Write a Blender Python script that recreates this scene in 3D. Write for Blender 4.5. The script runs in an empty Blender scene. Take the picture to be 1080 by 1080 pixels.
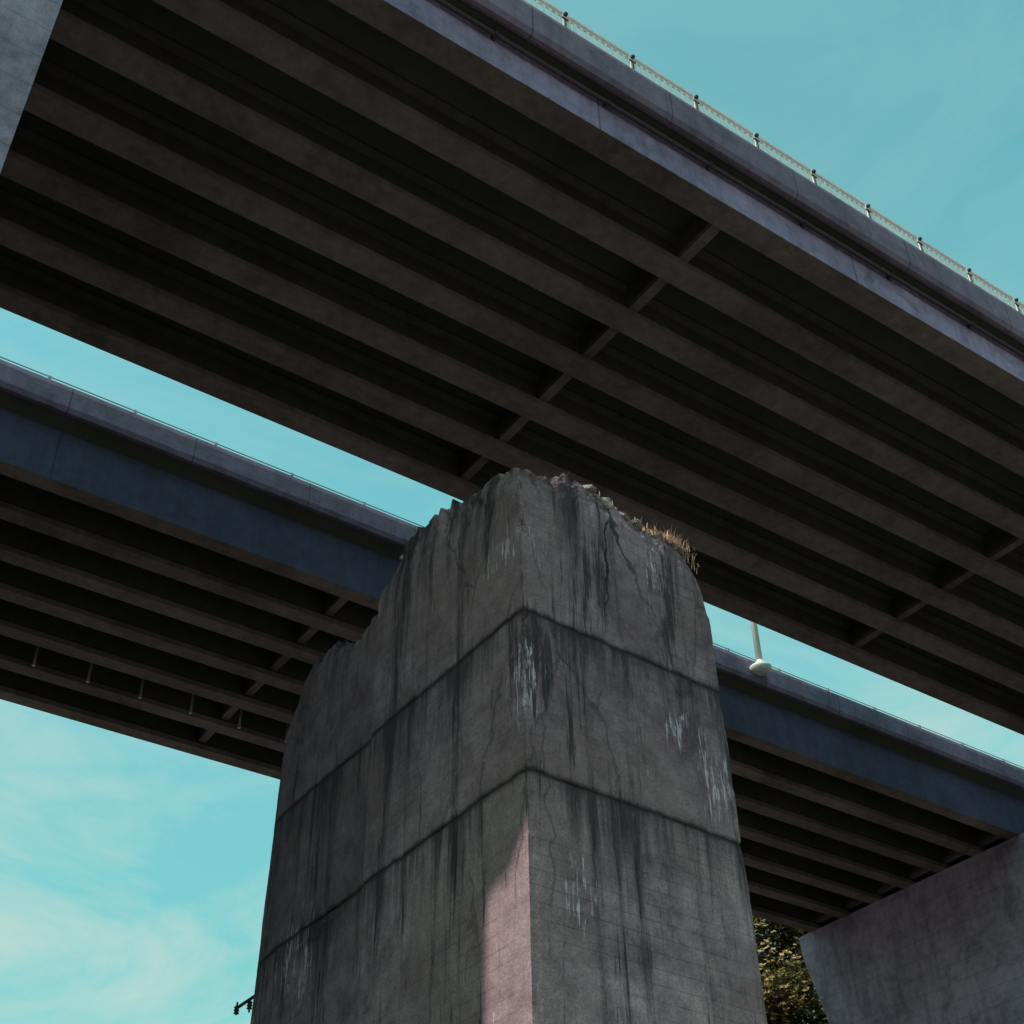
import bpy, math, random
from mathutils import Vector, Matrix, noise
random.seed(7)
scene=bpy.context.scene
COL=bpy.context.collection

# ------------------------------------------------------------------ helpers
def mesh_obj(name,verts,faces,mat=None,parent=None,smooth=False):
    me=bpy.data.meshes.new(name); me.from_pydata(verts,[],faces); me.update()
    ob=bpy.data.objects.new(name,me); COL.objects.link(ob)
    if mat: me.materials.append(mat)
    if parent: ob.parent=parent
    if smooth:
        for p in me.polygons: p.use_smooth=True
    return ob
class MB:
    def __init__(s): s.v=[];s.f=[]
    def box(s,x0,x1,y0,y1,z0,z1):
        n=len(s.v)
        s.v+=[(x0,y0,z0),(x1,y0,z0),(x1,y1,z0),(x0,y1,z0),(x0,y0,z1),(x1,y0,z1),(x1,y1,z1),(x0,y1,z1)]
        s.f+=[tuple(n+i for i in q) for q in ((0,3,2,1),(4,5,6,7),(0,1,5,4),(1,2,6,5),(2,3,7,6),(3,0,4,7))]
    def prof(s,pts,x0,x1,seg=1):
        n=len(s.v);m=len(pts)
        for k in range(seg+1):
            x=x0+(x1-x0)*k/seg
            s.v+=[(x,y,z) for y,z in pts]
        for k in range(seg):
            a=n+k*m;b=a+m
            for i in range(m):
                j=(i+1)%m; s.f.append((a+i,a+j,b+j,b+i))
        s.f.append(tuple(n+i for i in range(m))[::-1]); s.f.append(tuple(n+seg*m+i for i in range(m)))
    def tube(s,p0,p1,r0,r1=None,n=8):
        r1=r0 if r1 is None else r1
        p0=Vector(p0);p1=Vector(p1);d=(p1-p0).normalized()
        a=d.orthogonal().normalized();b=d.cross(a);k=len(s.v)
        for p,r in((p0,r0),(p1,r1)):
            for i in range(n):
                t=2*math.pi*i/n; s.v.append(tuple(p+(a*math.cos(t)+b*math.sin(t))*r))
        for i in range(n):
            j=(i+1)%n; s.f.append((k+i,k+j,k+n+j,k+n+i))
        s.f.append(tuple(k+i for i in range(n))[::-1]); s.f.append(tuple(k+n+i for i in range(n)))
    def lathe(s,c,prof,n=20):
        k=len(s.v);c=Vector(c)
        for r,z in prof:
            for i in range(n):
                t=2*math.pi*i/n; s.v.append((c.x+r*math.cos(t),c.y+r*math.sin(t),c.z+z))
        for a in range(len(prof)-1):
            for i in range(n):
                j=(i+1)%n; s.f.append((k+a*n+i,k+a*n+j,k+(a+1)*n+j,k+(a+1)*n+i))
        s.f.append(tuple(k+i for i in range(n))[::-1]); s.f.append(tuple(k+(len(prof)-1)*n+i for i in range(n)))
    def obj(s,name,mat,parent=None,smooth=False): return mesh_obj(name,s.v,s.f,mat,parent,smooth)
def empty(name,loc=(0,0,0)):
    e=bpy.data.objects.new(name,None); COL.objects.link(e); e.location=loc; return e
def lerp_tab(t,x):
    if x<=t[0][0]: return t[0][1]
    for (a,b),(c,d) in zip(t,t[1:]):
        if x<=c: return b+(d-b)*(x-a)/(c-a)
    return t[-1][1]

# ------------------------------------------------------------------ materials
class NT:
    def __init__(s,name):
        s.m=bpy.data.materials.new(name); s.m.use_nodes=True; s.t=s.m.node_tree; s.b=s.t.nodes['Principled BSDF']
        s.tc=s.t.nodes.new('ShaderNodeTexCoord')
    def n(s,ty,**k):
        nd=s.t.nodes.new(ty)
        for a,b in k.items(): setattr(nd,a,b)
        return nd
    def l(s,a,b): s.t.links.new(a,b)
    def noise(s,scale,vec=(1,1,1),detail=4,rough=.6,dist=0,off=(0,0,0)):
        mp=s.n('ShaderNodeMapping'); mp.inputs['Scale'].default_value=vec; mp.inputs['Location'].default_value=off
        s.l(s.tc.outputs['Object'],mp.inputs[0])
        t=s.n('ShaderNodeTexNoise'); t.inputs['Scale'].default_value=scale; t.inputs['Detail'].default_value=detail
        t.inputs['Roughness'].default_value=rough; t.inputs['Distortion'].default_value=dist
        s.l(mp.outputs[0],t.inputs['Vector']); return t.outputs['Fac']
    def ramp(s,src,a,b,lo=0.,hi=1.):
        r=s.n('ShaderNodeMapRange'); r.inputs['From Min'].default_value=a; r.inputs['From Max'].default_value=b
        r.inputs['To Min'].default_value=lo; r.inputs['To Max'].default_value=hi
        s.l(src,r.inputs['Value']); return r.outputs[0]
    def math(s,op,a,b=None,c=None):
        m=s.n('ShaderNodeMath',operation=op)
        for i,x in enumerate((a,b,c)):
            if x is None: continue
            if isinstance(x,(int,float)): m.inputs[i].default_value=x
            else: s.l(x,m.inputs[i])
        return m.outputs[0]
    def mix(s,f,a,b,mode='MIX'):
        m=s.n('ShaderNodeMix',data_type='RGBA',blend_type=mode)
        for idx,x in ((0,f),(6,a),(7,b)):
            if isinstance(x,(int,float)): m.inputs[idx].default_value=x
            elif isinstance(x,tuple): m.inputs[idx].default_value=(*x,1)
            else: s.l(x,m.inputs[idx])
        return m.outputs[2]
    def blob(s,c,r):   # soft ellipsoidal region of the real surface
        va=s.n('ShaderNodeVectorMath',operation='SUBTRACT'); s.l(s.tc.outputs['Object'],va.inputs[0]); va.inputs[1].default_value=c
        vd=s.n('ShaderNodeVectorMath',operation='DIVIDE'); s.l(va.outputs[0],vd.inputs[0]); vd.inputs[1].default_value=r
        ln=s.n('ShaderNodeVectorMath',operation='LENGTH'); s.l(vd.outputs[0],ln.inputs[0])
        return s.ramp(ln.outputs['Value'],1.0,.35)
    def sep(s):
        x=s.n('ShaderNodeSeparateXYZ'); s.l(s.tc.outputs['Object'],x.inputs[0]); return x.outputs
    def fin(s,col,rough=.9,bump=None,dist=.02,strength=.6,spec=.25):
        s.l(col,s.b.inputs['Base Color']) if not isinstance(col,tuple) else setattr(s.b.inputs['Base Color'],'default_value',(*col,1))
        s.b.inputs['Roughness'].default_value=rough; s.b.inputs['Specular IOR Level'].default_value=spec
        if bump is not None:
            bp=s.n('ShaderNodeBump'); bp.inputs['Distance'].default_value=dist; bp.inputs['Strength'].default_value=strength
            s.l(bump,bp.inputs['Height']); s.l(bp.outputs[0],s.b.inputs['Normal'])
        return s.m

def concrete(name,dark,light,stain=(.03,.025,.02),stain_amt=.6,board=None,vstreak=.5,joint=None,seg=None):
    t=NT(name)
    a=t.noise(.35,detail=5,rough=.65); b=t.noise(4,detail=5,rough=.7); c=t.noise(60,detail=2)
    f=t.math('ADD',t.math('MULTIPLY',a,.6),t.math('MULTIPLY',b,.4))
    col=t.mix(t.ramp(f,.38,.62),dark,light)
    col=t.mix(t.math('MULTIPLY',t.ramp(c,.35,.7),.35),col,dark,'MULTIPLY')
    st=t.noise(1.6,(1.3,1.3,.12),detail=5,rough=.65,dist=.3)
    col=t.mix(t.math('MULTIPLY',t.ramp(st,.5,.68),vstreak*stain_amt),col,stain)
    bl=t.noise(.9,detail=5,rough=.7,dist=.6,off=(4,7,1))
    col=t.mix(t.math('MULTIPLY',t.ramp(bl,.52,.7),stain_amt*.6),col,stain)
    bump=t.math('ADD',b,t.math('MULTIPLY',c,.4))
    x=t.sep()
    if seg:   # each precast girder segment has its own tone
        cb=t.n('ShaderNodeCombineXYZ')
        t.l(t.math('FLOOR',t.math('DIVIDE',t.math('ADD',x[0],1.5),seg[0])),cb.inputs[0]); t.l(t.math('FLOOR',t.math('DIVIDE',t.math('ADD',x[1],seg[2]),seg[1])),cb.inputs[1])
        wn=t.n('ShaderNodeTexWhiteNoise'); t.l(cb.outputs[0],wn.inputs['Vector'])
        col=t.mix(t.math('MULTIPLY',wn.outputs['Value'],.6),col,(.62,.60,.60),'MULTIPLY')
    if joint:
        ax,per=joint
        fr=t.math('FRACT',t.math('DIVIDE',x[ax],per))
        ln=t.math('LESS_THAN',t.math('ABSOLUTE',t.math('SUBTRACT',fr,.5)),.02/per)
        col=t.mix(t.math('MULTIPLY',ln,.6),col,stain)
    if board:
        w=t.math('FRACT',t.math('DIVIDE',x[2],board))
        ln=t.math('LESS_THAN',w,.06); col=t.mix(t.math('MULTIPLY',ln,.25),col,stain)
        bump=t.math('SUBTRACT',bump,t.math('MULTIPLY',ln,.6))
    return t.fin(col,.92,bump,.015,.6)

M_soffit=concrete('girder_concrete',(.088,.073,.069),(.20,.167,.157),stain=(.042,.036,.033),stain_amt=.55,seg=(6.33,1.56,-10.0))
M_web=concrete('shade_dark_girder_web',(.045,.045,.041),(.078,.076,.068),stain_amt=.2)  # shade of the recesses between girders painted as darker concrete
M_slab=concrete('slab_soffit_concrete',(.050,.053,.046),(.075,.077,.068),stain_amt=.2)  # slab colour lowered too, for the shaded recesses
M_fascia=concrete('fascia_concrete',(.19,.148,.24),(.37,.28,.44),stain=(.05,.04,.065),stain_amt=.8,joint=(0,6.3))
M_parapet=concrete('parapet_concrete',(.12,.09,.13),(.21,.155,.23),stain=(.035,.028,.042),stain_amt=.75,joint=(0,3.1))
M_blue=concrete('weathered_blue_girder',(.055,.054,.09),(.092,.086,.14),stain=(.03,.028,.04),stain_amt=.65,joint=(0,9.5))
M_pier=concrete('bridge_pier_concrete',(.17,.137,.19),(.40,.31,.41),stain=(.06,.048,.07),stain_amt=.85,board=.6)
def flat(name,c,r=.6,metal=0):
    t=NT(name); n=t.noise(9,detail=3); col=t.mix(t.ramp(n,.3,.7),tuple(x*.75 for x in c),c)
    m=t.fin(col,r,n,.003,.4); t.b.inputs['Metallic'].default_value=metal; return m
M_white=flat('painted_rail',(.88,.80,.80),.5)
M_steel=flat('galvanised_steel',(.32,.31,.33),.5,.4)
M_darkmetal=flat('dark_iron',(.06,.05,.06),.6,.3)
M_lamp=flat('lamp_paint',(.66,.60,.58),.45)
M_asph=flat('asphalt',(.05,.05,.052),.95)
M_glass=flat('lamp_glass',(.8,.8,.75),.2)

def old_pier_mat():
    t=NT('old_pier_concrete'); x=t.sep(); z=x[2]
    a=t.noise(.55,detail=6,rough=.68); b=t.noise(3.2,detail=7,rough=.72,off=(3,1,2)); c=t.noise(45,detail=3,rough=.7)
    f=t.math('ADD',t.math('MULTIPLY',a,.5),t.math('MULTIPLY',b,.5))
    col=t.mix(t.ramp(f,.38,.62),(.155,.087,.113),(.50,.335,.365))
    band=t.ramp(z,6.6,6.76)
    col=t.mix(t.math('MULTIPLY',band,.6),col,(.55,.49,.56),'MULTIPLY')  # lower lift left lighter in colour to strengthen the sun patch
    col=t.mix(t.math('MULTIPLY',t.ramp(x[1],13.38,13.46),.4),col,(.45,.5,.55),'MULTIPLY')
    brown=t.noise(.4,detail=3,off=(9,2,5)); col=t.mix(t.math('MULTIPLY',t.ramp(brown,.42,.62),.5),col,(.21,.122,.12))
    col=t.mix(t.math('MULTIPLY',t.ramp(c,.38,.7),.55),col,(.065,.043,.050))
    s1=t.noise(1.1,(2.2,2.2,.16),detail=7,rough=.75,dist=.3)
    below=t.math('MAXIMUM',t.math('MULTIPLY',t.ramp(z,7.6,8.66),t.math('LESS_THAN',z,8.67)),t.math('MULTIPLY',t.ramp(z,5.6,6.68),t.math('LESS_THAN',z,6.69)))
    below=t.math('MAXIMUM',below,t.math('MULTIPLY',t.ramp(z,9.4,11.2),.8))
    thr=t.math('ADD',s1,t.math('MULTIPLY',below,.16))
    # stains thinned low on the salient corner, brightening the sun patch by colour
    sun_patch=t.blob((7.17,10.3,4.3),(1.0,1.0,3.2))
    thr=t.math('SUBTRACT',thr,t.math('MULTIPLY',sun_patch,.10))
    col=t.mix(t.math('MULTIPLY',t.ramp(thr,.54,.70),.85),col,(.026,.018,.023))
    s2=t.noise(3.2,(3.2,3.2,.2),detail=6,rough=.75,dist=.2,off=(1,8,0))
    pat=t.math('MAXIMUM',t.blob((9.35,10.0,9.6),(.35,.8,1.4)),t.math('MAXIMUM',t.blob((7.35,10.03,8.1),(.5,.5,.9)),t.blob((8.3,10.03,9.6),(.25,.8,1.2))))
    pat=t.math('MAXIMUM',pat,t.ramp(s1,.5,.62,0,.6))
    s2m=t.ramp(t.math('ADD',s2,t.math('MULTIPLY',pat,.16)),.60,.68)
    col=t.mix(t.math('MULTIPLY',s2m,.8),col,(.022,.015,.019))
    # efflorescence: thin pale runs below the leaking joints
    e=t.noise(6.5,(4.2,4.2,.36),detail=6,rough=.75,dist=.35,off=(5,0,3)); e2=t.noise(5,detail=4,rough=.7,off=(2,2,2))
    em=None
    for cc,rr in (((7.22,10.1,7.75),(.34,.35,.85)),((9.95,10.2,7.45),(.5,.6,.85)),((9.4,10.2,7.9),(.35,.6,.5)),((7.2,15.1,6.3),(.6,.8,.95)),((7.8,10.1,5.5),(.3,.5,.6)),((7.2,16.3,5.4),(.8,.7,1.1)),((9.25,10.1,10.1),(.25,.5,.6)),((7.3,10.3,9.6),(.3,.8,.4))):
        bb=t.blob(cc,rr); em=bb if em is None else t.math('MAXIMUM',em,bb)
    mask=t.ramp(t.math('ADD',t.math('ADD',e,t.math('MULTIPLY',t.math('SUBTRACT',e2,.5),.26)),t.math('MULTIPLY',em,.15)),.655,.74)
    col=t.mix(t.math('MULTIPLY',mask,.75),col,(.62,.48,.58))
    w=t.math('FRACT',t.math('DIVIDE',t.math('ADD',z,t.math('MULTIPLY',b,.012)),.165)); ln=t.math('LESS_THAN',w,.07)
    bm=t.ramp(t.noise(.8,detail=2,off=(7,7,7)),.4,.6)
    col=t.mix(t.math('MULTIPLY',t.math('MULTIPLY',ln,bm),.35),col,(.04,.03,.033))
    vj=t.math('ABSOLUTE',t.math('SUBTRACT',t.math('ADD',x[1],t.math('MULTIPLY',b,.04)),13.45))
    col=t.mix(t.ramp(vj,.035,.01,0,.75),col,(.02,.015,.018))
    nz=t.n('ShaderNodeTexNoise'); nz.inputs['Scale'].default_value=2.5; nz.inputs['Detail'].default_value=6
    t.l(t.tc.outputs['Object'],nz.inputs['Vector'])
    va=t.n('ShaderNodeVectorMath',operation='MULTIPLY_ADD'); t.l(nz.outputs['Color'],va.inputs[0]); va.inputs[1].default_value=(.32,.32,.32)
    t.l(t.tc.outputs['Object'],va.inputs[2])
    mp=t.n('ShaderNodeMapping'); mp.inputs['Scale'].default_value=(1,1,.30); t.l(va.outputs[0],mp.inputs[0])
    vo=t.n('ShaderNodeTexVoronoi',feature='DISTANCE_TO_EDGE'); vo.inputs['Scale'].default_value=.9; t.l(mp.outputs[0],vo.inputs['Vector'])
    cm=t.math('MAXIMUM',t.blob((8.2,10.03,10.1),(1.2,.7,1.6)),t.math('MULTIPLY',t.ramp(t.noise(.5,detail=1,off=(0,3,0)),.54,.6),.35))
    cr=t.math('MULTIPLY',t.ramp(vo.outputs['Distance'],.014,.006),cm)
    col=t.mix(t.math('MULTIPLY',cr,.95),col,(.012,.009,.011))
    for zj in (8.66,6.68):
        d=t.math('ABSOLUTE',t.math('SUBTRACT',t.math('ADD',z,t.math('MULTIPLY',t.math('SUBTRACT',b,.5),.14)),zj))
        col=t.mix(t.ramp(d,.07,.01,0,.85),col,(.016,.012,.015))
    bump=t.math('ADD',b,t.math('MULTIPLY',c,.35)); bump=t.math('SUBTRACT',bump,t.math('MULTIPLY',cr,1.2)); bump=t.math('SUBTRACT',bump,t.math('MULTIPLY',ln,.2))
    return t.fin(col,.93,bump,.025,.8)
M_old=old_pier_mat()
def rubble_mat():
    t=NT('rubble_concrete'); b=t.noise(6,detail=5,rough=.75); c=t.noise(40,detail=2)
    return t.fin(t.mix(t.ramp(b,.35,.65),(.09,.065,.068),(.36,.28,.26)),.95,t.math('ADD',b,c),.03,.9)
M_rub=rubble_mat()

# ------------------------------------------------------------------ ground
def ground():
    t=NT('ground_gravel_grass'); a=t.noise(.05,detail=5); b=t.noise(2,detail=5); c=t.noise(25,detail=2)
    g=t.mix(t.ramp(b,.35,.65),(.065,.058,.036),(.12,.092,.062)); r=t.mix(t.ramp(c,.35,.65),(.16,.122,.115),(.30,.225,.215))
    m=t.fin(t.mix(t.ramp(t.math('ADD',t.math('MULTIPLY',a,.8),t.math('MULTIPLY',b,.2)),.40,.48),g,r),1,t.math('ADD',b,c),.05,.8)
    n=120;S=900.;v=[];f=[]
    for j in range(n+1):
        for i in range(n+1):
            u=(i/n*2-1);w=(j/n*2-1); x=S*u*abs(u)**1.2;y=S*w*abs(w)**1.2
            h=-1.6+.15*noise.noise(Vector((x*.1,y*.1,0)))
            k=min(max((y-37)/16,0),1);k=k*k*(3-2*k); h+=k*(8+2*noise.noise(Vector((x*.03,y*.03,5))))
            k=min(max((y-90)/300,0),1); h+=k*k*50*(1+.5*noise.noise(Vector((x*.004,y*.004,1))))
            v.append((x,y,h))
    for j in range(n):
        for i in range(n):
            a0=j*(n+1)+i; f.append((a0,a0+1,a0+n+2,a0+n+1))
    mesh_obj('ground',v,f,m,smooth=True)
ground()

# ------------------------------------------------------------------ bridges
XA,XB=-120.,200.
def bridge(name,y0,y1,z0,depth,fas_mat,over,ptop,pface,px,girder_w=.5,sun_block=None,slope=0.):
    e=empty(name)
    zt=z0+depth; n=7; step=(y1-y0-girder_w)/(n-1)
    ext=MB();gi=MB();di=MB();we=MB()
    ext.prof([(y0,z0),(y0+girder_w,z0),(y0+girder_w,zt-.002),(y0,zt-.002)],XA,XB)
    we.box(XA,XB,y0+girder_w+.0,y0+girder_w+.003,z0+.17,zt-.01)  # thin dark sheet paints the recess shade on the inner face
    for i in range(1,n):
        c=y0+girder_w/2+i*step;h=girder_w/2
        gi.prof([(c-h,z0),(c+h,z0),(c+h,z0+.16),(c+.10,z0+.28),(c-.10,z0+.28),(c-h,z0+.16)],XA,XB)
        we.prof([(c-.09,z0+.275),(c+.09,z0+.275),(c+.09,zt-.16),(c+.24,zt-.08),(c+.24,zt-.002),(c-.24,zt-.002),(c-.24,zt-.08),(c-.09,zt-.16)],XA,XB)
    for k in range(-9,16):
        X=12.65*k+(.05 if z0==20. else 0)
        for i in range(n-1):
            c0=y0+girder_w/2+i*step;c1=c0+step
            di.box(X-.10,X+.10,c0+(.254 if i==0 else .10),c1-.10,z0+.34,zt-.01)
            di.box(X-.11,X+.11,c0+(.254 if i==0 else .20),c1-.20,z0+.22,z0+.337)
    gi.box(XA,XB,y0+.004,y0+girder_w-.004,z0-.004,z0+.02)
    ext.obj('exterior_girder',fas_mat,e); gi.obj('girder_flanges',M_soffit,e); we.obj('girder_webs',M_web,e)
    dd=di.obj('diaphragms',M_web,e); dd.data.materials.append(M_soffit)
    for i,p in enumerate(dd.data.polygons):
        if (i//6)%2==1: p.material_index=1  # lower strips take the lighter concrete, painting lit undersides
    sl=MB(); sl.prof([(y0-over+.1,zt+slope),(y0,zt),(y1,zt),(y1+over-.1,zt+slope),(y1+over-.1,zt+.3),(y0-over+.1,zt+.3)],XA,XB); sl.obj('deck_slab',M_slab,e)
    rd=MB(); rd.box(XA,XB,y0-over+.45,y1+over-.45,zt+.304,zt+.36); rd.obj('road_surface',M_asph,e)
    pa=MB(); yo=y0-over; zb=zt+slope-.05
    P=[(yo+.06,zb),(yo+.16,zb),(yo+.40,zt+.31),(yo+.34,ptop-.06),(yo+.28,ptop),(yo+.12,ptop),(yo+.03,ptop-.08),(yo,ptop-.22),(yo,zb+.12)]
    pa.prof(P,XA,XB)
    Y2=y0+y1; pa.prof([(Y2-a,b) for a,b in P][::-1],XA,XB)
    pa.obj('parapets',pface,e)
    mk=MB()
    for xx in range(-110,190,6):
        mk.box(xx,xx+2.5,(y0+y1)/2-.06,(y0+y1)/2+.06,zt+.364,zt+.368)
    mk.obj('lane_markings',M_white,e)
    pr=MB()
    for k in range(-3,6):
        x0,x1=38.0*k+px[0],38.0*k+px[1]
        yc=(y0+y1)/2; hw=(y1-y0)/2
        zs=[-3,z0-5.5,z0-4.2,z0-3.2,z0-2.3,z0-1.4,z0-.7,z0-.004]
        ws=[hw-.9,hw-.6,hw-.4,hw-.15,hw+.12,hw+.40,hw+.58,hw+.62]
        L=[(yc+w,z) for w,z in zip(ws,zs)]
        R=[(yc-hw+.4,z) for z in zs] if y0<15 else [(yc-w-.5,z) for w,z in zip(ws,zs)]
        pr.prof(R[:1]+L[:1]+L[1:]+R[1:][::-1],x0,x1)
    pr.obj('piers',M_pier,e)
    if sun_block:  # out-of-view bump-outs on the parapet, added to cut off the sun patch
        pl=MB()
        for k in range(-2,4):
            X=38.0*k
            pts=[(yo+.02,zb),(yo-.35,zb+.1),(yo-.85,zb+.75),(yo-.95,zb+.95),(yo-.95,ptop+1.0),(yo+.02,ptop+1.0)]
            pl.prof(pts,X+sun_block[0],X+sun_block[1])
        pl.obj('added_sun_blockers',pface,e)
    return e
B1=bridge('highway_bridge',10.56,20.4,20.,.95,M_fascia,.43,21.9,M_parapet,(-1.3,.72),sun_block=(-8.2,-4.6))
def railing(parent,y,zb,zt,x0,x1,mat,step=.14,post=1.55):
    r=MB();b=MB();x=x0
    r.tube((x0,y,zt),(x1,y,zt),.04,n=8); r.tube((x0,y,zt-.11),(x1,y,zt-.11),.02,n=6); r.tube((x0,y,zb+.06),(x1,y,zb+.06),.022,n=6)
    while x<x1:
        r.box(x-.028,x+.028,y-.018,y+.018,zb+.06,zt-.11); x+=step
    x=x0+.4
    while x<x1:
        r.box(x-.04,x+.04,y-.04,y+.04,zb-.01,zt)
        b.lathe((x,y-.07,zt-.10),[(.0,-.04),(.035,-.03),(.05,0),(.035,.03),(0.0,.04)],8)
        b.box(x-.08,x+.08,y-.07,y-.041,zb+.03,zb+.07); b.box(x-.075,x+.075,y-.06,y-.041,zt-.24,zt-.21); b.box(x-.015,x+.015,y-.06,y-.045,zb+.07,zt-.21)
        x+=post
    r.obj('railing',mat,parent); b.obj('railing_brackets',M_darkmetal,parent)
railing(B1,10.33,21.9,22.56,2.,60.,M_white)
railing(B1,20.63,21.9,22.56,2.,60.,M_white)
c=MB(); c.tube((XA,10.46,20.78),(XB,10.46,20.78),.045,n=10); c.tube((XA,10.30,20.90),(XB,10.30,20.90),.03,n=8)
x=-60
while x<120: c.box(x-.03,x+.03,10.41,10.559,20.72,20.85); x+=2.4
c.obj('conduit',M_darkmetal,B1)

B2=bridge('highway_bridge.001',24.86,34.8,20.,1.43,M_blue,.56,22.42,M_parapet,(38.0,39.9),girder_w=.45,slope=.22)
r=MB(); x=-40.
r.tube((-60,24.5,22.56),(140,24.5,22.56),.016,n=6)
while x<120: r.box(x-.035,x+.035,24.465,24.535,22.41,22.57); x+=2.1
r.obj('parapet_rail',M_steel,B2)
d=MB()
for i in range(6):
    X=7.0+1.5*i; d.tube((X,32.3,19.85),(X,32.3,21.42),.035,n=8); d.tube((X,32.3,19.8),(X,32.3,19.92),.05,n=8)
d.obj('drain_pipes',M_steel,B2)

L=empty('street_lamp',(26.0,24.12,21.95))
m=MB(); m.lathe((0,0,0),[(.10,-.16),(.22,-.12),(.33,-.02),(.34,.05),(.28,.10),(.13,.16),(.10,.3)],24)
m.obj('mounting_bowl',M_lamp,L,True)
m=MB(); m.tube((0,0,.2),(0,0,8.5),.10,.06,12); m.tube((0,0,8.45),(0,1.8,9.2),.05,.04,10); m.obj('pole',M_lamp,L,True)
m=MB(); m.box(-.14,.14,1.6,2.4,9.12,9.26); m.box(-.06,.06,.05,.18,-.1,.1); m.obj('lamp_head',M_steel,L)
m=MB(); m.box(-.11,.11,1.7,2.3,9.08,9.117); m.obj('lens',M_glass,L)

# ------------------------------------------------------------------ old pier
front=[(7.17,10.66),(7.3,10.74),(7.5,10.80),(7.93,10.97),(8.15,10.94),(8.3,10.99),(8.5,10.92),(8.9,10.84),(9.28,10.76),(9.6,10.78),(9.95,10.72),(10.15,10.5),(10.24,10.05)]
side=[(10.03,10.60),(10.2,10.75),(10.39,10.9),(11.0,11.12),(11.6,11.32),(12.2,11.44),(12.8,11.42),(13.2,11.28),(13.42,10.95),(13.6,10.62),(14.15,10.52),(14.9,10.84),(15.4,10.88),(15.8,10.76),(16.2,10.4),(16.6,10.0)]
def topz(x,y):
    f=lerp_tab(front,x); s=lerp_tab(side,y)
    drop=-.7 if y>13.45 else 0
    w=math.exp(-max(x-7.2,0)/.7)
    return f+(s-10.6)*w+drop*(1-w)
def build_old_pier():
    P=empty('abandoned_bridge_pier')
    cor=[(7.17,10.03),(10.24,10.185),(10.24,15.5),(10.0,16.2),(9.5,16.7),(8.6,16.95),(7.9,16.9),(7.42,16.7),(7.27,16.35),(7.22,15.8),(7.22,13.46),(7.17,13.40)]
    per=[];nrm=[];sp=.06
    for a,b in zip(cor,cor[1:]+cor[:1]):
        d=math.dist(a,b);k=max(1,round(d/sp))
        nx,ny=(b[1]-a[1])/d,-(b[0]-a[0])/d
        for i in range(k):
            t=i/k; per.append((a[0]+(b[0]-a[0])*t,a[1]+(b[1]-a[1])*t)); nrm.append((nx,ny))
    n=len(per)
    N=[]
    for i in range(n):
        a=Vector(nrm[i-1]);b=Vector(nrm[i]); N.append((a+b).normalized())
    zr=[-2.,0,1.5,2.5]
    z=3.0
    while z<9.55: zr.append(z); z+=.07
    zr=[q for q in zr if min(abs(q-8.66),abs(q-6.68))>.055]
    for zj in (8.66,6.68): zr+= [zj-.045,zj-.02,zj,zj+.02,zj+.045]
    zr.sort(); top_rows=26; base=9.6
    rows=[('a',q) for q in zr]+[('t',k/top_rows) for k in range(0,top_rows+1)]
    V=[];F=[];cx,cy=8.65,13.1
    def surf(i,kind,q):
        x,y=per[i]; nx,ny=N[i]
        tz=topz(x,y)+.10*noise.noise(Vector((x*3.1,y*3.1,2)))+.07*noise.noise(Vector((x*9,y*9,4)))+.05*noise.noise(Vector((x*19,y*19,4)))
        zz=q if kind=='a' else base+(tz-base)*q
        if x>9: x+=(7-zz)*.02
        if y>15.2: y+=(7-zz)*.04*min(1,(y-15.2)/.6)
        o=.010*noise.noise(Vector((x*1.3,y*1.3,zz*1.3)))+.004*noise.noise(Vector((x*6,y*6,zz*6)))
        if kind=='a':
            for zj in (8.66,6.68):
                dj=abs(zz-zj)
                if dj<.03: o-=.022*(1-dj/.03)*(.3+1.6*abs(noise.noise(Vector((x*2,y*2,zj)))))
            # the lowest lift stands slightly proud on the cutwater side
        dn=math.dist(per[i],(7.17,10.03)); df=math.dist(per[i],(10.24,10.185)); dc=min(dn,df)
        if dc<.12:
            ch=max(0,noise.noise(Vector((5,zz*3.7,7.17)))-.12)*(.16 if dn<df else .05)+.006; o-=ch*(1-dc/.12)
        dt=tz-zz
        left=y<13.4 and x<8 and y>10.6
        er=1.0 if left else .40
        if dt<er:
            k=(1-dt/er); amp=.13 if left else .07
            br=noise.noise(Vector((x*4,y*4,zz*4))); br=round(br*5)/5
            o-=k*k*amp*(1+noise.fractal(Vector((x*1.6,y*1.6,zz*1.6)),.8,2.2,4))
            o-=k*.11*max(0,br)+k*.03*noise.noise(Vector((x*14,y*14,zz*14)))
        return (x+nx*o,y+ny*o,zz)
    for kind,q in rows:
        for i in range(n): V.append(surf(i,kind,q))
    R=len(rows)
    for r in range(R-1):
        for i in range(n):
            j=(i+1)%n; F.append((r*n+i,r*n+j,(r+1)*n+j,(r+1)*n+i))
    last=(R-1)*n; rings=14
    for k in range(1,rings+1):
        s=1-k/rings
        for i in range(n):
            bx,by,bz=V[last+i]
            x=cx+(bx-cx)*s; y=cy+(by-cy)*s
            h=topz(min(max(x,7.17),10.1),y)+.10*noise.fractal(Vector((x*2.2,y*2.2,9)),.8,2.1,4)-.08
            V.append((x,y,h))
        a=len(V)-2*n;b=len(V)-n
        for i in range(n):
            j=(i+1)%n; F.append((a+i,a+j,b+j,b+i))
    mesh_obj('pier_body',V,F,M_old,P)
    rv=[];rf=[]
    import bmesh
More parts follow.
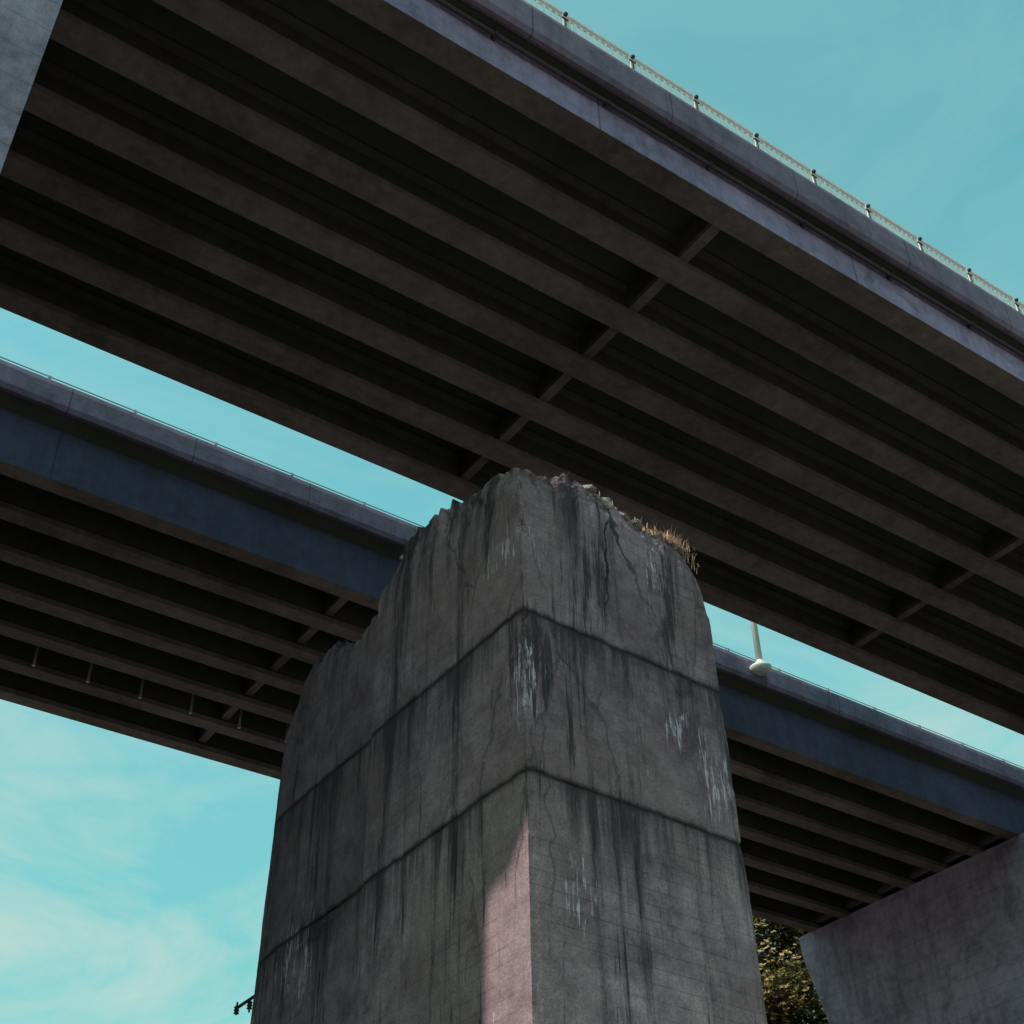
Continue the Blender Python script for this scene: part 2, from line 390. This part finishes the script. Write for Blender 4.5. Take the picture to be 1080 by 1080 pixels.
    def rock(x,y,z,s):
        bm=bmesh.new(); bmesh.ops.create_icosphere(bm,subdivisions=2,radius=1)
        sx,sy,sz=[s*random.uniform(.6,1.2) for _ in range(3)]; off=Vector((random.random()*50,random.random()*50,0))
        pl=[(Vector((random.uniform(-1,1),random.uniform(-1,1),random.uniform(-1,1))).normalized(),random.uniform(.45,.75)) for _ in range(9)]
        rot=Matrix.Rotation(random.uniform(0,6.28),3,Vector((random.random(),random.random(),random.random()+.1)).normalized())
        k=len(rv)
        for v in bm.verts:
            c=v.co.copy()
            for nn,dd in pl:
                e=c.dot(nn)-dd
                if e>0: c-=nn*e
            c*=1+.15*noise.noise(c*2+off)
            c=rot@Vector((c.x*sx,c.y*sy,c.z*sz)); rv.append((x+c.x,y+c.y,z+c.z))
        for f in bm.faces: rf.append(tuple(k+v.index for v in f.verts))
        bm.free()
    for _ in range(150):
        x=random.uniform(7.8,10.0); y=10.2+abs(random.gauss(0,.22)); s=random.choice([.03,.04,.05,.07,.09])
        rock(x,y,topz(x,y)-.03,s)
    for x,y,s in [(7.95,10.24,.11),(8.3,10.22,.15),(8.45,10.24,.13),(8.62,10.22,.18),(8.9,10.24,.15),(9.08,10.26,.13),(9.3,10.26,.11),(9.45,10.28,.10),(8.75,10.22,.11)]:
        rock(x,y,topz(x,y)-.02,s)
    for _ in range(40):
        y=random.uniform(10.4,13.2); x=random.uniform(7.3,7.7); rock(x,y,topz(x,y)-.07,random.choice([.03,.05,.07]))
    mesh_obj('rubble',rv,rf,M_rub,P)
    rb=MB()
    for x,y in [(8.0,10.3),(8.65,10.35),(9.4,10.3)]:
        z=topz(x,y); p=Vector((x,y,z-.1))
        for k in range(3):
            q=p+Vector((random.uniform(-.06,.06),random.uniform(-.08,.02),.07)); rb.tube(p,q,.007,n=5); p=q
    rb.obj('rebar',M_darkmetal,P)
build_old_pier()

def grass():
    t=NT('dry_grass'); n=t.noise(6,detail=2); m=t.fin(t.mix(n,(.34,.19,.13),(.62,.40,.30)),.9)
    v=[];f=[]
    for cx,cy,num,h in [(9.74,10.22,150,.18),(9.56,10.24,80,.14),(9.92,10.24,90,.15),(9.2,10.24,60,.12),(8.95,10.24,40,.11),(8.6,10.24,25,.10),(9.38,10.24,60,.14)]:
        for _ in range(num):
            x=cx+random.gauss(0,.08);y=cy+random.gauss(0,.05);z=topz(x,max(y,10.03))-.03
            a=random.uniform(0,6.28);le=h*random.uniform(.5,1.2);ou=random.uniform(.1,.9)*le;w=.006
            pts=[(x,y,z),(x+math.cos(a)*ou*.35,y+math.sin(a)*ou*.35,z+le*.65),(x+math.cos(a)*ou,y+math.sin(a)*ou,z+le*random.uniform(.7,1))]
            px,py=-math.sin(a)*w,math.cos(a)*w;k=len(v)
            for q,ww in zip(pts,(1,.8,.2)): v+= [(q[0]+px*ww,q[1]+py*ww,q[2]),(q[0]-px*ww,q[1]-py*ww,q[2])]
            f+=[(k,k+1,k+3,k+2),(k+2,k+3,k+5,k+4)]
    mesh_obj('dry_grass',v,f,m)
grass()

I=empty('insulator_bracket',(7.45,16.85,6.35))
m=MB(); m.tube((.1,-.30,.16),(-.12,.18,-.03),.022); m.tube((-.02,.0,.05),(-.02,.0,-.12),.014); m.tube((-.12,.18,-.12),(-.12,.18,.05),.014); m.obj('arm',M_darkmetal,I)
m=MB()
for q in ((-.12,.18,-.03),(-.02,.0,.0)):
    m.lathe(q,[(.02,-.08),(.04,-.07),(.025,-.05),(.04,-.03),(.025,-.01),(.04,.01),(.02,.03)],12)
m.obj('insulators',M_darkmetal,I)

# ------------------------------------------------------------------ trees
def leaf_mat():
    t=NT('autumn_leaves'); n=t.noise(.9,detail=3); n2=t.noise(7,detail=1)
    col=t.mix(t.ramp(n,.4,.6),(.10,.08,.028),(.36,.21,.07)); col=t.mix(t.math('MULTIPLY',n2,.5),col,(.21,.13,.05))
    return t.fin(col,.7)
M_leaf=leaf_mat(); M_bark=flat('bark',(.09,.07,.055),.95)
def make_tree(name,loc,H,seed,leaves=16000):
    random.seed(seed); e=empty(name,loc); tb=MB(); tips=[]
    def branch(p,d,l,r,lev):
        n=4;q=p
        for k in range(n):
            dd=(d+Vector((random.gauss(0,.12),random.gauss(0,.12),random.gauss(0,.08)))).normalized()
            q2=q+dd*l/n
            tb.tube(q,q2,r*(1-.2*k),max(r*(1-.2*(k+1)),.008),7 if lev<2 else 4)
            if lev<3:
                for _ in range(2 if lev else 3):
                    if k>=1 or lev:
                        a=random.uniform(0,6.28); o=Vector((math.cos(a),math.sin(a),random.uniform(.1,.9)))
                        branch(q2,(d*.4+o).normalized(),l*random.uniform(.35,.6),r*.42,lev+1)
            q=q2;d=dd
            if lev>=2: tips.append(q2)
    branch(Vector((0,0,-.5)),Vector((0,0,1)),H*.82,H*.02,0)
    tb.obj('trunk_and_limbs',M_bark,e)
    v=[];f=[]
    cen=[t for t in tips if t.z>H*.22]
    for _ in range(leaves):
        c=random.choice(cen); p=c+Vector((random.gauss(0,.42),random.gauss(0,.42),random.gauss(0,.36)))
        a=Vector((random.gauss(0,1),random.gauss(0,1),random.gauss(0,1))).normalized(); b=a.orthogonal().normalized()
        s=random.uniform(.09,.19); k=len(v)
        for q in (a*s,b*s*.6,-a*s,-b*s*.6): v.append(tuple(p+q))
        f.append((k,k+1,k+2,k+3))
    mesh_obj('foliage',v,f,M_leaf,e)
    return e
make_tree('tree',(44.5,43.0,5.5),19,3,90000)
make_tree('tree',(52.5,49.,6.),21,11,60000)
make_tree('tree',(36.5,50.,6.),17,5,20000)
make_tree('tree',(60.,55.,6.),20,8,40000)

# ------------------------------------------------------------------ sky + sun
sd=Vector((-.706,-.028,.706)).normalized()
w=bpy.data.worlds.new('World'); scene.world=w; w.use_nodes=True; nt=w.node_tree
bg=nt.nodes['Background']; bg.inputs['Strength'].default_value=.15
sky=nt.nodes.new('ShaderNodeTexSky'); sky.sky_type='NISHITA'; sky.sun_disc=False
sky.sun_elevation=math.asin(sd.z); sky.sun_rotation=math.atan2(sd.x,sd.y); sky.air_density=1.0; sky.dust_density=.6; sky.ozone_density=1.0
tint=nt.nodes.new('ShaderNodeMix'); tint.data_type='RGBA'; tint.blend_type='MULTIPLY'; tint.inputs[0].default_value=1; tint.inputs[7].default_value=(1.3,2.45,1.55,1)
nt.links.new(sky.outputs[0],tint.inputs[6])
tc=nt.nodes.new('ShaderNodeTexCoord'); mp=nt.nodes.new('ShaderNodeMapping'); mp.inputs['Scale'].default_value=(2.0,3.0,6.5); mp.inputs['Rotation'].default_value=(.3,.25,.5); mp.inputs['Location'].default_value=(.35,.1,.2)
nt.links.new(tc.outputs['Generated'],mp.inputs[0])
nz=nt.nodes.new('ShaderNodeTexNoise'); nz.inputs['Scale'].default_value=1.7; nz.inputs['Detail'].default_value=10; nz.inputs['Roughness'].default_value=.64; nz.inputs['Distortion'].default_value=.9
nt.links.new(mp.outputs[0],nz.inputs['Vector'])
mr=nt.nodes.new('ShaderNodeMapRange'); mr.inputs['From Min'].default_value=.36; mr.inputs['From Max'].default_value=.62; mr.inputs['To Max'].default_value=.85
nt.links.new(nz.outputs['Fac'],mr.inputs['Value'])
sx=nt.nodes.new('ShaderNodeSeparateXYZ'); nt.links.new(tc.outputs['Generated'],sx.inputs[0])
el=nt.nodes.new('ShaderNodeMapRange'); el.inputs['From Min'].default_value=.72; el.inputs['From Max'].default_value=.42; el.inputs['To Min'].default_value=.16; el.inputs['To Max'].default_value=1.
nt.links.new(sx.outputs['Z'],el.inputs['Value'])
mm=nt.nodes.new('ShaderNodeMath'); mm.operation='MULTIPLY'; nt.links.new(mr.outputs[0],mm.inputs[0]); nt.links.new(el.outputs[0],mm.inputs[1])
cl=nt.nodes.new('ShaderNodeMix'); cl.data_type='RGBA'; cl.inputs[7].default_value=(3.4,4.7,4.3,1)
hz=nt.nodes.new('ShaderNodeMapRange'); hz.inputs['From Min'].default_value=.25; hz.inputs['From Max'].default_value=.6; hz.inputs['To Min'].default_value=.62; hz.inputs['To Max'].default_value=1.
nt.links.new(sx.outputs['Z'],hz.inputs['Value'])
sc=nt.nodes.new('ShaderNodeVectorMath'); sc.operation='SCALE'; nt.links.new(tint.outputs[2],sc.inputs[0]); nt.links.new(hz.outputs[0],sc.inputs['Scale'])
nt.links.new(mm.outputs[0],cl.inputs[0]); nt.links.new(sc.outputs[0],cl.inputs[6]); nt.links.new(cl.outputs[2],bg.inputs['Color'])
sl=bpy.data.lights.new('sun','SUN'); sl.energy=5.; sl.angle=math.radians(.5); sl.color=(1,1,.93)
so=bpy.data.objects.new('sun',sl); COL.objects.link(so); so.rotation_euler=sd.to_track_quat('Z','Y').to_euler()

# ------------------------------------------------------------------ camera
pitch,az,roll=[math.radians(a) for a in (39.14,54.9,1.06)]
hf=Vector((math.cos(az),math.sin(az),0)); rr=Vector((math.sin(az),-math.cos(az),0)); zz=Vector((0,0,1))
fw=hf*math.cos(pitch)+zz*math.sin(pitch); up=-hf*math.sin(pitch)+zz*math.cos(pitch)
r2=rr*math.cos(roll)-up*math.sin(roll); u2=up*math.cos(roll)+rr*math.sin(roll)
cd=bpy.data.cameras.new('camera'); cd.sensor_width=36; cd.lens=36*1427.5/1080; cd.clip_end=5000; cd.clip_start=.1
co=bpy.data.objects.new('camera',cd); COL.objects.link(co)
co.matrix_world=Matrix(((r2.x,u2.x,-fw.x,0),(r2.y,u2.y,-fw.y,0),(r2.z,u2.z,-fw.z,0),(0,0,0,1)))
scene.camera=co
scene.view_settings.view_transform='Standard'; scene.view_settings.look='None'; scene.view_settings.exposure=0
